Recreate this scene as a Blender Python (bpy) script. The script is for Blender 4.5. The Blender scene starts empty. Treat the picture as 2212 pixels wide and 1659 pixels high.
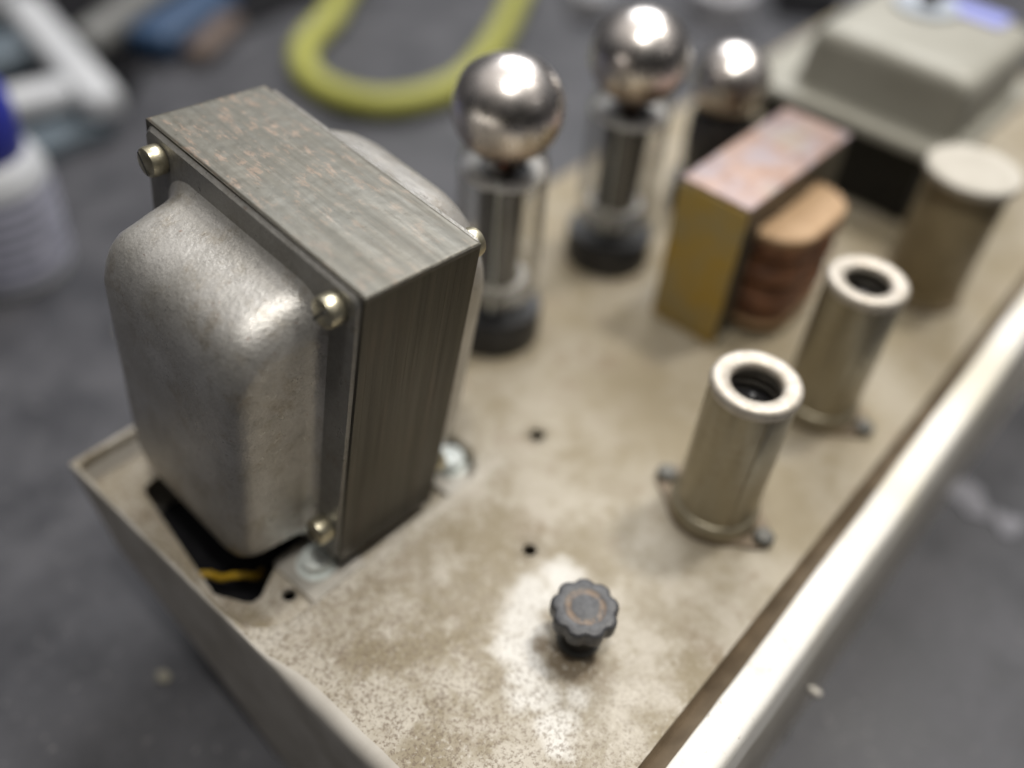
import bpy, bmesh, math, random
from mathutils import Vector, Matrix, Euler, noise
from mathutils.geometry import delaunay_2d_cdt
S = 0.001                       # everything below is written in millimetres
sc = bpy.context.scene
COL = sc.collection
PI = math.pi

# ---------------------------------------------------------------- camera, light, exposure
cam = bpy.data.cameras.new('camera'); co = bpy.data.objects.new('camera', cam); COL.objects.link(co)
Rm = Matrix(((0.66115821, 0.49422055, -0.56446068), (-0.74713155, 0.50221425, -0.43540244), (0.06829536, 0.70959629, 0.70129085)))
M = Rm.to_4x4(); M.translation = Vector((-84.463, -114.990, 204.0215)) * S
co.matrix_world = M
cam.sensor_width = 36; cam.lens = 36 * 2029.954 / 2212
cam.clip_start = 0.004; cam.clip_end = 30
cam.dof.use_dof = True; cam.dof.focus_distance = 0.203; cam.dof.aperture_fstop = 3.0
sc.camera = co

world = bpy.data.worlds.new('World'); sc.world = world; world.use_nodes = True
wn = world.node_tree
for n in list(wn.nodes): wn.nodes.remove(n)
w_out = wn.nodes.new('ShaderNodeOutputWorld'); w_bg = wn.nodes.new('ShaderNodeBackground')
w_tc = wn.nodes.new('ShaderNodeTexCoord'); w_sep = wn.nodes.new('ShaderNodeSeparateXYZ'); w_rmp = wn.nodes.new('ShaderNodeValToRGB')
wn.links.new(w_tc.outputs['Generated'], w_sep.inputs[0]); wn.links.new(w_sep.outputs['Z'], w_rmp.inputs[0])
e = w_rmp.color_ramp.elements
e[0].position = 0.05; e[0].color = (0.035, 0.034, 0.036, 1)
e[1].position = 0.92; e[1].color = (1.05, 1.0, 0.96, 1)
e2 = w_rmp.color_ramp.elements.new(0.5); e2.color = (0.19, 0.187, 0.19, 1)
# the room is darker behind the photographer (-x, -y) and brighter on the far side
w_dot = wn.nodes.new('ShaderNodeVectorMath'); w_dot.operation = 'DOT_PRODUCT'; w_dot.inputs[1].default_value = (0.75, 0.62, 0.25)
wn.links.new(w_tc.outputs['Generated'], w_dot.inputs[0])
w_mr = wn.nodes.new('ShaderNodeMapRange'); w_mr.inputs['From Min'].default_value = -0.75; w_mr.inputs['From Max'].default_value = 0.8
w_mr.inputs['To Min'].default_value = 0.28; w_mr.inputs['To Max'].default_value = 2.6; w_mr.interpolation_type = 'SMOOTHSTEP'
wn.links.new(w_dot.outputs['Value'], w_mr.inputs['Value'])
w_sc = wn.nodes.new('ShaderNodeVectorMath'); w_sc.operation = 'SCALE'
wn.links.new(w_rmp.outputs['Color'], w_sc.inputs[0]); wn.links.new(w_mr.outputs[0], w_sc.inputs['Scale'])
wn.links.new(w_sc.outputs[0], w_bg.inputs['Color']); w_bg.inputs['Strength'].default_value = 0.34
wn.links.new(w_bg.outputs[0], w_out.inputs[0])

def lamp(name, direction, dist, size, energy, col, target=(90, 0, 20), shape='DISK', sy=None):
    l = bpy.data.lights.new(name, 'AREA'); l.shape = shape; l.size = size; l.energy = energy; l.color = col
    if sy: l.size_y = sy
    o = bpy.data.objects.new(name, l); COL.objects.link(o)
    d = Vector(direction).normalized(); o.location = Vector(target) * S + d * dist
    o.rotation_euler = d.to_track_quat('Z', 'Y').to_euler()
    return o
lamp('bench_lamp', (-0.16, -0.12, 0.98), 1.15, 0.12, 5.4, (1.0, 0.965, 0.90))
lamp('bench_lamp', (0.36, -0.13, 0.89), 1.25, 0.14, 7.6, (1.0, 0.955, 0.88))
lamp('bench_lamp', (0.30, -0.75, 0.55), 1.5, 0.12, 0.2, (1.0, 0.93, 0.86))
lamp('ceiling_panel', (0.75, 0.45, 0.95), 2.2, 1.1, 27.0, (0.97, 0.98, 1.0), shape='RECTANGLE', sy=0.7)
sc.view_settings.view_transform = 'Standard'; sc.view_settings.look = 'None'
sc.view_settings.exposure = 0.0; sc.view_settings.gamma = 1.0

# ---------------------------------------------------------------- materials
class NT:
    def __init__(s, name):
        s.m = bpy.data.materials.new(name); s.m.use_nodes = True; s.t = s.m.node_tree
        s.b = s.t.nodes['Principled BSDF']; s.tc = s.t.nodes.new('ShaderNodeTexCoord'); s.L = s.t.links.new
    def node(s, k): return s.t.nodes.new(k)
    def coords(s, sx=1, sy=1, sz=1, loc=(0, 0, 0)):
        m = s.node('ShaderNodeMapping'); m.inputs['Scale'].default_value = (1000 * sx, 1000 * sy, 1000 * sz)
        m.inputs['Location'].default_value = loc
        s.L(s.tc.outputs['Object'], m.inputs['Vector']); return m.outputs[0]
    def noise(s, scale, detail=4, rough=0.55, vec=None, dist=0):
        n = s.node('ShaderNodeTexNoise'); n.inputs['Scale'].default_value = scale; n.inputs['Detail'].default_value = detail
        n.inputs['Roughness'].default_value = rough; n.inputs['Distortion'].default_value = dist
        s.L(vec if vec is not None else s.coords(), n.inputs['Vector']); return n.outputs['Fac']
    def ramp(s, fac, a, b, inv=False):
        r = s.node('ShaderNodeMapRange'); r.inputs['From Min'].default_value = a; r.inputs['From Max'].default_value = b
        r.interpolation_type = 'SMOOTHSTEP'
        if inv: r.inputs['To Min'].default_value = 1; r.inputs['To Max'].default_value = 0
        s.L(fac, r.inputs['Value']); return r.outputs[0]
    def rng(s, fac, a, b, c, d):
        r = s.node('ShaderNodeMapRange')
        for k, v in zip(('From Min', 'From Max', 'To Min', 'To Max'), (a, b, c, d)): r.inputs[k].default_value = v
        s.L(fac, r.inputs['Value']); return r.outputs[0]
    def mul(s, a, b, op='MULTIPLY'):
        m = s.node('ShaderNodeMath'); m.operation = op
        for i, v in enumerate((a, b)):
            if isinstance(v, (int, float)): m.inputs[i].default_value = v
            else: s.L(v, m.inputs[i])
        return m.outputs[0]
    def mix(s, fac, a, b):
        m = s.node('ShaderNodeMix'); m.data_type = 'RGBA'
        if isinstance(fac, (int, float)): m.inputs[0].default_value = fac
        else: s.L(fac, m.inputs[0])
        for i, v in ((6, a), (7, b)):
            if isinstance(v, tuple): m.inputs[i].default_value = (*v, 1)
            else: s.L(v, m.inputs[i])
        return m.outputs[2]
    def bump(s, h, strength, dist=0.0001, prev=None):
        b = s.node('ShaderNodeBump'); b.inputs['Strength'].default_value = strength; b.inputs['Distance'].default_value = dist
        s.L(h, b.inputs['Height'])
        if prev is not None: s.L(prev, b.inputs['Normal'])
        s.L(b.outputs[0], s.b.inputs['Normal']); return b.outputs[0]
    def set(s, **k):
        for n, v in k.items():
            n = n.replace('_', ' ')
            if isinstance(v, (int, float)): s.b.inputs[n].default_value = v
            elif isinstance(v, tuple): s.b.inputs[n].default_value = (*v, 1)
            else: s.L(v, s.b.inputs[n])
        return s

def simple(name, c1, c2, rough=0.5, metal=0.0, scale=0.3, bump=0.0, bscale=2.0, r2=None, **k):
    n = NT(name); f = n.ramp(n.noise(scale, 5), 0.3, 0.7)
    n.set(Base_Color=n.mix(f, c1, c2), Metallic=metal)
    n.set(Roughness=n.rng(n.noise(scale * 2.3, 4), 0.3, 0.7, rough, r2 if r2 is not None else rough + 0.12))
    if bump: n.bump(n.noise(bscale, 4), bump)
    for a, v in k.items(): n.set(**{a: v})
    return n.m

def distance_mask(n, cx, cy, r0, r1, namp=0.0, nscale=0.1):
    """1 inside radius r0, 0 outside r1 around (cx, cy), the edge broken by noise"""
    sep = n.node('ShaderNodeSeparateXYZ'); n.L(n.coords(), sep.inputs[0])
    dx = n.mul(sep.outputs[0], cx, 'SUBTRACT'); dy = n.mul(sep.outputs[1], cy, 'SUBTRACT')
    d = n.mul(n.mul(n.mul(dx, dx), n.mul(dy, dy), 'ADD'), 0.5, 'POWER')
    if namp: d = n.mul(d, n.mul(n.mul(n.noise(nscale, 5, 0.65), 0.5, 'SUBTRACT'), namp), 'ADD')
    return n.ramp(d, r0, r1, inv=True)

def mat_deck():
    n = NT('aged_plated_steel')
    big = n.ramp(n.noise(0.045, 6, 0.65), 0.38, 0.62)
    base = n.mix(big, (0.27, 0.227, 0.15), (0.355, 0.315, 0.243))
    st = n.ramp(n.noise(0.09, 6, 0.65), 0.50, 0.72)
    base = n.mix(n.mul(st, 0.7), base, (0.20, 0.145, 0.08))
    sep = n.node('ShaderNodeSeparateXYZ'); n.L(n.coords(), sep.inputs[0])
    # pale oxide bloom, heavy round the fuse cap and along the pocket, gone further down the deck
    near = n.ramp(sep.outputs[0], 20, 110, inv=True)
    ox = n.ramp(n.noise(0.06, 7, 0.68), 0.42, 0.62)
    base = n.mix(n.mul(n.mul(ox, near), 0.8), base, (0.55, 0.51, 0.44))
    m = None
    for cx, cy, r0, r1 in ((19, -45.5, 3.5, 8.0), (27, -42.5, 3, 8.0), (36, -44, 2.5, 7.5), (13.0, -49.5, 3.5, 7.5), (10.0, -56, 3.0, 7.0), (7.5, -62, 2.5, 6.5), (5.0, -68, 2.5, 6.5), (1, -72, 1.5, 5.5), (13.5, -67.5, 1.0, 4.5), (3, -58, 1, 5.5)):
        k = distance_mask(n, cx, cy, r0, r1, 7, 0.22); m = k if m is None else n.mul(m, k, 'MAXIMUM')
    m = n.mul(m, n.ramp(n.noise(0.5, 6, 0.75), 0.30, 0.46))
    base = n.mix(n.mul(m, 0.95), base, (0.68, 0.66, 0.615))
    ridge = n.mul(n.mul(n.ramp(sep.outputs[1], -11, -5.5), n.ramp(sep.outputs[1], -3, 2, inv=True)), n.ramp(sep.outputs[0], 50, 58, inv=True))
    base = n.mix(n.mul(n.mul(ridge, n.ramp(n.noise(0.3, 5, 0.7), 0.3, 0.55)), 0.7), base, (0.60, 0.57, 0.51))
    # rust-brown dirt by the fuse cap, plus its cast shadow painted in brown
    d1 = distance_mask(n, 17.5, -53.0, 1.0, 3.0, 4, 0.3); cap_shadow = distance_mask(n, 19.8, -61.0, 4.5, 8.0, 8, 0.3)
    base = n.mix(n.mul(n.mul(d1, cap_shadow, 'MAXIMUM'), 0.85), base, (0.15, 0.11, 0.062))
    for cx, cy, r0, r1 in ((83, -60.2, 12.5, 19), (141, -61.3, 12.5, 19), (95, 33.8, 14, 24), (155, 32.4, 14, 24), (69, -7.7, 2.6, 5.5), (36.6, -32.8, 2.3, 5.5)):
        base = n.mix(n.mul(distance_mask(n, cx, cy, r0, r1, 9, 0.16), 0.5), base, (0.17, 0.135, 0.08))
    # brown specks of fine pitting
    fine = n.ramp(n.noise(1.25, 4, 0.75), 0.49, 0.60)
    fm = n.mul(n.mul(fine, n.ramp(sep.outputs[0], -25, 62, inv=True)), 0.85)
    base = n.mix(fm, base, (0.17, 0.13, 0.092))
    fine2 = n.ramp(n.noise(0.8, 4, 0.7, n.coords(loc=(30, 9, 2))), 0.56, 0.66)
    base = n.mix(n.mul(n.mul(fine2, near), 0.32), base, (0.74, 0.71, 0.64))
    n.set(Base_Color=base, Metallic=0.12, Roughness=n.rng(n.noise(0.2, 4), 0.3, 0.7, 0.58, 0.74))
    n.bump(n.noise(1.1, 5, 0.7), 0.5, 0.0002)
    return n.m

def mat_core(top):
    n = NT('laminated_steel_weathered')
    v = n.coords(1.0, 0.05, 1.0) if top else n.coords(1.0, 1.0, 0.035)
    f = n.ramp(n.noise(1.1 if top else 2.2, 4, 0.6, v), 0.2, 0.8)
    base = n.mix(f, (0.112, 0.104, 0.083) if top else (0.080, 0.073, 0.054), (0.168, 0.158, 0.130) if top else (0.098, 0.089, 0.068))
    bd = n.ramp(n.noise(0.33, 4, 0.6, n.coords(1.0, 0.02, 1.0) if top else n.coords(1, 1, 0.012)), 0.36, 0.64)
    base = n.mix(n.mul(bd, 0.45), base, (0.085, 0.083, 0.072) if top else (0.045, 0.04, 0.03))
    gr = n.ramp(n.noise(0.05, 3), 0.35, 0.7)
    base = n.mix(n.mul(gr, 0.5), base, (0.137, 0.137, 0.120) if top else (0.085, 0.078, 0.064))
    # pinkish-brown rust scabs stretched along the laminations, thick at the far left end
    if top:
        sep = n.node('ShaderNodeSeparateXYZ'); n.L(n.coords(), sep.inputs[0])
        far = n.ramp(sep.outputs[1], 8, 60)
        rv = n.coords(1.0, 0.32, 1.0)
        r1 = n.ramp(n.noise(0.45, 8, 0.8, rv, 0.15), 0.51, 0.58)
        r2 = n.ramp(n.noise(0.16, 4, 0.6), 0.40, 0.55)
        base = n.mix(n.mul(n.mul(n.mul(r1, r2), n.rng(far, 0, 1, 0.35, 1.0)), 0.75), base, (0.27, 0.20, 0.15))
        w = n.ramp(n.noise(1.5, 5, 0.7, n.coords(1, 0.6, 1, (4, 7, 2)), 0.8), 0.66, 0.72)
        base = n.mix(n.mul(n.mul(w, far), 0.7), base, (0.50, 0.45, 0.38))
        pit = n.ramp(n.noise(0.75, 2, 0.5, n.coords(loc=(9, 3, 1))), 0.70, 0.76)
        base = n.mix(n.mul(pit, 0.7), base, (0.07, 0.065, 0.05))
    else:
        r1 = n.ramp(n.noise(0.35, 5, 0.6, n.coords(1, 1, 0.10)), 0.5, 0.75)
        base = n.mix(n.mul(r1, 0.35), base, (0.12, 0.082, 0.058))
    n.set(Base_Color=base, Metallic=0.55, Roughness=n.rng(n.noise(0.4, 5, 0.6, v), 0.3, 0.7, 0.36, 0.56))
    # fine lamination lines and scale
    n.bump(n.noise(1.7, 6, 0.7, v), 0.18, 0.00015, n.bump(n.noise(1.1, 5, 0.65), 0.2, 0.0002))
    return n.m

def mat_bell(k=1.0, nm='grey_coated_bell_steel'):
    n = NT(nm)
    f = n.ramp(n.noise(0.07, 6, 0.6), 0.3, 0.7)
    base = n.mix(f, (0.37, 0.355, 0.325), (0.52, 0.505, 0.48))
    base = n.mix(n.mul(n.ramp(n.noise(0.11, 7, 0.75, n.coords(loc=(3, 8, 5))), 0.50, 0.66), 0.6), base, (0.27, 0.225, 0.16))
    base = n.mix(n.mul(n.ramp(n.noise(0.30, 6, 0.75, n.coords(loc=(8, 1, 2))), 0.52, 0.66), 0.45), base, (0.26, 0.25, 0.235))
    sp = n.ramp(n.noise(0.5, 3, 0.6), 0.69, 0.73)
    base = n.mix(n.mul(sp, 0.65), base, (0.24, 0.135, 0.09))
    g = n.ramp(n.noise(1.6, 4, 0.7), 0.38, 0.62)
    base = n.mix(n.mul(g, 0.30), base, (0.66, 0.65, 0.62))
    if k < 1: base = n.mix(1 - k, base, (0.10, 0.098, 0.088))
    n.set(Base_Color=base, Metallic=0.5, Roughness=n.rng(n.noise(0.3, 6, 0.7), 0.3, 0.7, 0.24, 0.44))
    n.bump(n.noise(0.95, 6, 0.66), 0.45, 0.0005, n.bump(n.noise(0.35, 3, 0.5), 0.3, 0.0005))
    return n.m

def mat_mat():
    n = NT('desk_mat_rubber')
    f = n.ramp(n.noise(0.035, 5, 0.6), 0.3, 0.72)
    base = n.mix(f, (0.028, 0.029, 0.035), (0.070, 0.070, 0.079))
    sp = n.ramp(n.noise(0.16, 5, 0.7), 0.60, 0.78)
    base = n.mix(n.mul(sp, 0.5), base, (0.20, 0.19, 0.185))
    fs = n.ramp(n.noise(0.45, 3, 0.6, n.coords(loc=(1, 6, 1))), 0.64, 0.72)
    base = n.mix(n.mul(fs, 0.5), base, (0.26, 0.25, 0.25))
    dk = n.ramp(n.noise(0.22, 4, 0.7, n.coords(loc=(4, 4, 1))), 0.60, 0.72)
    base = n.mix(n.mul(dk, 0.5), base, (0.03, 0.03, 0.034))
    n.set(Base_Color=base, Roughness=n.rng(f, 0, 1, 0.42, 0.62))
    n.bump(n.noise(0.9, 4), 0.3, 0.0003)
    return n.m

def mat_glass():
    n = NT('tube_glass'); n.t.nodes.remove(n.b)
    out = n.t.nodes['Material Output']
    tr = n.node('ShaderNodeBsdfTransparent'); tr.inputs[0].default_value = (0.93, 0.93, 0.92, 1)
    gl = n.node('ShaderNodeBsdfGlossy'); gl.inputs['Roughness'].default_value = 0.14
    lw = n.node('ShaderNodeLayerWeight'); lw.inputs['Blend'].default_value = 0.5
    mx = n.node('ShaderNodeMixShader')
    n.L(n.rng(n.mul(lw.outputs['Facing'], 1.7, 'POWER'), 0, 1, 0.08, 1.0), mx.inputs[0]); n.L(tr.outputs[0], mx.inputs[1]); n.L(gl.outputs[0], mx.inputs[2])
    n.L(mx.outputs[0], out.inputs['Surface'])
    return n.m

def mat_shield():
    n = NT('dull_plated_shield')
    v = n.coords(1, 1, 0.15)
    base = n.mix(n.ramp(n.noise(0.2, 5, 0.6, v), 0.3, 0.7), (0.30, 0.265, 0.185), (0.36, 0.325, 0.245))
    base = n.mix(n.mul(n.ramp(n.noise(0.35, 6, 0.7), 0.5, 0.7), 0.3), base, (0.2, 0.15, 0.09))
    n.set(Base_Color=base, Metallic=0.75, Roughness=n.rng(n.noise(0.4, 4), 0.3, 0.7, 0.34, 0.46)); n.bump(n.noise(1.5, 3), 0.1)
    return n.m

def mat_rim():
    n = NT('polished_aluminium_trim')
    base = n.mix(n.ramp(n.noise(0.03, 3, 0.5, n.coords(1, 0.3, 0.3)), 0.35, 0.65), (0.82, 0.78, 0.66), (0.87, 0.85, 0.80))
    base = n.mix(n.mul(n.ramp(n.noise(0.12, 6, 0.7, n.coords(loc=(7, 0, 0))), 0.54, 0.72), 0.4), base, (0.55, 0.46, 0.32))
    base = n.mix(n.mul(n.ramp(n.noise(0.7, 4, 0.7), 0.62, 0.70), 0.6), base, (0.30, 0.24, 0.17))
    n.set(Base_Color=base, Metallic=0.0, Roughness=n.rng(n.noise(0.3, 4), 0.3, 0.7, 0.55, 0.7)); n.bump(n.noise(0.25, 4), 0.15, 0.0004)
    return n.m

def mat_fuse():
    n = NT('fuse_cap_bakelite')
    sep = n.node('ShaderNodeSeparateXYZ'); n.L(n.coords(), sep.inputs[0])
    d = n.mul(n.mul(n.mul(sep.outputs[0], sep.outputs[0]), n.mul(sep.outputs[1], sep.outputs[1]), 'ADD'), 0.5, 'POWER')
    ring = n.mul(n.ramp(d, 3.0, 3.7), n.ramp(d, 4.4, 5.4, inv=True))
    dirt = n.mul(n.mul(ring, n.ramp(n.noise(0.6, 5, 0.7), 0.36, 0.62)), n.ramp(sep.outputs[2], 12.5, 13.2))
    base = n.mix(n.ramp(n.noise(0.5, 4), 0.3, 0.7), (0.040, 0.041, 0.045), (0.070, 0.070, 0.073))
    base = n.mix(n.mul(dirt, 0.75), base, (0.21, 0.135, 0.075))
    n.set(Base_Color=base, Roughness=n.rng(n.noise(0.8, 3), 0.3, 0.7, 0.38, 0.55)); n.bump(n.noise(1.2, 4), 0.15)
    return n.m

MT = dict(
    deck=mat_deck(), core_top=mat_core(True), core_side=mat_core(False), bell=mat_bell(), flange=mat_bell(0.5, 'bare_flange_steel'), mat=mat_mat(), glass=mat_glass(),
    shield=mat_shield(), rim=mat_rim(), fuse=mat_fuse(),
    shield_top=simple('shield_cap_bare_tin', (0.46, 0.41, 0.34), (0.56, 0.52, 0.46), 0.42, 0.4, 0.4, 0.12),
    flangeside=simple('front_lip_brown_tarnish', (0.12, 0.09, 0.058), (0.19, 0.145, 0.095), 0.45, 0.4, 0.12, 0.1),
    outer=simple('outer_wall_steel', (0.42, 0.39, 0.34), (0.56, 0.53, 0.48), 0.55, 0.1, 0.06, 0.15),
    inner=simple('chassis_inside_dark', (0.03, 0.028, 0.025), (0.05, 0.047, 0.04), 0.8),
    brass=simple('passivated_screw', (0.48, 0.44, 0.31), (0.60, 0.56, 0.43), 0.28, 0.9, 0.6, 0.1),
    zinc=simple('zinc_bolt', (0.66, 0.71, 0.69), (0.78, 0.82, 0.80), 0.38, 0.45, 0.5, 0.1),
    foot=simple('steel_foot', (0.42, 0.40, 0.36), (0.52, 0.49, 0.44), 0.45, 0.6, 0.2, 0.2),
    black=simple('black_bakelite', (0.012, 0.012, 0.013), (0.022, 0.022, 0.024), 0.32, 0.0),
    getter=simple('silver_getter_flash', (0.66, 0.60, 0.56), (0.76, 0.71, 0.67), 0.20, 1.0, 0.08, r2=0.27),
    plate=simple('graphite_plate', (0.075, 0.076, 0.082), (0.10, 0.10, 0.107), 0.75, 0.0, 0.4, 0.1),
    mica=simple('mica_spacer', (0.80, 0.78, 0.75), (0.88, 0.86, 0.84), 0.3, 0.0, 0.5),
    copper=simple('copper_winding', (0.27, 0.12, 0.06), (0.09, 0.04, 0.025), 0.42, 0.25, 0.16, 0.5),
    kraft=simple('kraft_paper', (0.40, 0.255, 0.135), (0.48, 0.32, 0.185), 0.6, 0.0, 0.1),
    coppertop=None, darkglass=simple('smoked_glass', (0.035, 0.033, 0.033), (0.055, 0.05, 0.048), 0.15), browncup=simple('brown_getter_cup', (0.07, 0.045, 0.03), (0.10, 0.065, 0.045), 0.4, 0.5), darksteel=simple('dark_rivet_steel', (0.07, 0.068, 0.06), (0.11, 0.105, 0.09), 0.45, 0.4), orange=simple('orange_glint_paint', (0.62, 0.10, 0.03), (0.70, 0.14, 0.05), 0.4), varnish=simple('amber_varnish', (0.44, 0.28, 0.035), (0.36, 0.28, 0.12), 0.35, 0.0, 0.08, 0.2),
    beige=simple('beige_enamel', (0.31, 0.30, 0.255), (0.35, 0.34, 0.295), 0.42, 0.1, 0.05),
    beige_dark=simple('beige_enamel_side', (0.36, 0.345, 0.29), (0.40, 0.385, 0.33), 0.5, 0.1, 0.05),
    blacksteel=simple('black_core_steel', (0.014, 0.014, 0.014), (0.022, 0.022, 0.02), 0.7),
    cardboard=simple('cardboard_sleeve', (0.24, 0.19, 0.105), (0.30, 0.24, 0.14), 0.5, 0.15, 0.1),
    canlid=simple('pale_can_lid', (0.45, 0.42, 0.36), (0.50, 0.47, 0.41), 0.5, 0.1, 0.1),
    yellow=simple('yellow_rubber', (0.34, 0.34, 0.065), (0.42, 0.42, 0.10), 0.5, 0.0, 0.02),
    yellow_wire=simple('yellow_wire', (0.42, 0.26, 0.01), (0.46, 0.29, 0.015), 0.4),
    white=simple('white_plastic', (0.46, 0.475, 0.50), (0.54, 0.55, 0.57), 0.4, 0.0, 0.03),
    label=None, bluecap=simple('blue_cap_plastic', (0.02, 0.03, 0.28), (0.03, 0.04, 0.36), 0.35, 0.0, 0.05),
    greymetal=simple('grey_rod_metal', (0.13, 0.13, 0.125), (0.18, 0.18, 0.172), 0.55, 0.2, 0.05),
    teal=simple('slate_blue_plastic', (0.075, 0.10, 0.125), (0.11, 0.14, 0.165), 0.45),
    blue=simple('blue_handle', (0.02, 0.05, 0.11), (0.025, 0.065, 0.14), 0.45),
    brown=simple('copper_brown_tool', (0.125, 0.088, 0.07), (0.155, 0.12, 0.10), 0.5, 0.2),
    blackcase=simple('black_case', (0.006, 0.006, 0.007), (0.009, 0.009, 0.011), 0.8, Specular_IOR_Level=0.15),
    lilac=simple('lilac_sticker', (0.27, 0.30, 0.66), (0.30, 0.33, 0.72), 0.5),
    paleblue=simple('pale_blue_sticker', (0.36, 0.40, 0.46), (0.42, 0.46, 0.52), 0.5),
    greyplastic=simple('grey_plastic', (0.38, 0.38, 0.41), (0.46, 0.455, 0.48), 0.5),
    lint=simple('paper_scrap', (0.17, 0.17, 0.19), (0.22, 0.22, 0.245), 0.7),
    crumb=simple('tan_crumb', (0.2, 0.19, 0.15), (0.24, 0.22, 0.17), 0.7),
)
def _ct():
    n = NT('copper_washed_lamination')
    base = n.mix(n.ramp(n.noise(0.07, 4, 0.6), 0.38, 0.62), (0.36, 0.245, 0.195), (0.31, 0.255, 0.26))
    base = n.mix(n.ramp(n.noise(0.04, 3, 0.5, n.coords(loc=(2, 5, 0))), 0.5, 0.66), base, (0.34, 0.30, 0.255))
    base = n.mix(n.mul(n.ramp(n.noise(0.16, 6, 0.7, n.coords(loc=(5, 5, 5))), 0.48, 0.62), 0.6), base, (0.24, 0.13, 0.08))
    n.set(Base_Color=base, Metallic=0.35, Roughness=0.5); n.bump(n.noise(1, 4, 0.6, n.coords(0.1, 1, 1)), 0.2); return n.m
MT['coppertop'] = _ct()
def _label():
    n = NT('bottle_label_lines')
    # rows of fine grey print: broken dark lines on white, no readable text
    sep = n.node('ShaderNodeSeparateXYZ'); n.L(n.coords(), sep.inputs[0])
    row = n.mul(n.mul(sep.outputs[2], 0.17), 1.0, 'MODULO')
    line = n.mul(n.ramp(row, 0.35, 0.5), n.ramp(row, 0.9, 1.0, inv=True))
    brk = n.ramp(n.noise(0.18, 2, 0.5, n.coords(1, 1, 0.3)), 0.33, 0.45)
    base = n.mix(n.mul(n.mul(line, brk), 0.8), (0.58, 0.59, 0.70), (0.13, 0.135, 0.20))
    n.set(Base_Color=base, Roughness=0.45); return n.m
MT['label'] = _label()

# ---------------------------------------------------------------- mesh helpers (mm, local to the thing)
def finish(name, verts, faces, mat, parent=None, smooth=40, loc=None, flip=False):
    me = bpy.data.meshes.new(name)
    me.from_pydata([Vector(v) * S for v in verts], [], faces)
    bm = bmesh.new(); bm.from_mesh(me); bmesh.ops.remove_doubles(bm, verts=bm.verts, dist=1e-7)
    bmesh.ops.recalc_face_normals(bm, faces=bm.faces); bm.to_mesh(me); bm.free()
    me.materials.append(MT[mat] if isinstance(mat, str) else mat)
    if smooth:
        me.polygons.foreach_set('use_smooth', [True] * len(me.polygons)); me.set_sharp_from_angle(angle=math.radians(smooth))
    o = bpy.data.objects.new(name, me); COL.objects.link(o)
    if parent is not None: o.parent = parent
    if loc is not None: o.location = Vector(loc) * S
    return o

class MB:
    def __init__(s): s.v = []; s.f = []
    def add(s, vs, fs):
        k = len(s.v); s.v += [tuple(v) for v in vs]; s.f += [tuple(i + k for i in f) for f in fs]; return s
    def box(s, x0, x1, y0, y1, z0, z1, bev=0.0, rot=None):
        if bev <= 0:
            vs = [(x, y, z) for x in (x0, x1) for y in (y0, y1) for z in (z0, z1)]
            fs = [(0, 1, 3, 2), (4, 6, 7, 5), (0, 4, 5, 1), (2, 3, 7, 6), (0, 2, 6, 4), (1, 5, 7, 3)]
            if rot: vs = [rot @ Vector(v) for v in vs]
            return s.add(vs, fs)
        bm = bmesh.new(); bmesh.ops.create_cube(bm, size=1)
        for v in bm.verts: v.co = Vector(((x0 + x1) / 2 + v.co.x * (x1 - x0), (y0 + y1) / 2 + v.co.y * (y1 - y0), (z0 + z1) / 2 + v.co.z * (z1 - z0)))
        bmesh.ops.bevel(bm, geom=list(bm.edges), offset=bev, segments=3, affect='EDGES', profile=0.5)
        if rot:
            for v in bm.verts: v.co = rot @ v.co
        bm.verts.index_update()
        s.add([v.co[:] for v in bm.verts], [[v.index for v in f.verts] for f in bm.faces]); bm.free(); return s
    def loft(s, loops, cap0=False, cap1=False, closed=True):
        n = len(loops[0]); k = len(s.v)
        vs = [p for l in loops for p in l]; fs = []
        for i in range(len(loops) - 1):
            for j in range(n if closed else n - 1):
                a = i * n + j; b = i * n + (j + 1) % n; fs.append((a, b, b + n, a + n))
        if cap0: fs.append(tuple(range(n))[::-1])
        if cap1: fs.append(tuple(range((len(loops) - 1) * n, len(loops) * n)))
        return s.add(vs, fs)
    def lathe(s, prof, n=48, c=(0, 0), cap0=True, cap1=True, axis='z', org=(0, 0, 0)):
        loops = []
        for r, h in prof:
            l = []
            for i in range(n):
                a = 2 * PI * i / n; x, y = r * math.cos(a), r * math.sin(a)
                if axis == 'z': l.append((c[0] + x, c[1] + y, h))
                elif axis == 'x': l.append((org[0] + h, org[1] + x, org[2] + y))
                else: l.append((org[0] + x, org[1] + h, org[2] + y))
            loops.append(l)
        return s.loft(loops, cap0, cap1)
    def tube(s, path, r, n=16, cap=True, rz=1.0):
        pts = [Vector(p) for p in path]; loops = []
        up = Vector((0, 0, 1))
        for i, p in enumerate(pts):
            t = (pts[min(i + 1, len(pts) - 1)] - pts[max(i - 1, 0)]).normalized()
            a = t.cross(up)
            if a.length < 1e-3: a = t.cross(Vector((1, 0, 0)))
            a.normalize(); b = a.cross(t)
            loops.append([tuple(p + a * (r * math.cos(2 * PI * k / n)) + b * (r * rz * math.sin(2 * PI * k / n))) for k in range(n)])
        return s.loft(loops, cap, cap)
    def build(s, name, mat, parent=None, **k): return finish(name, s.v, s.f, mat, parent, **k)

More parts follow.
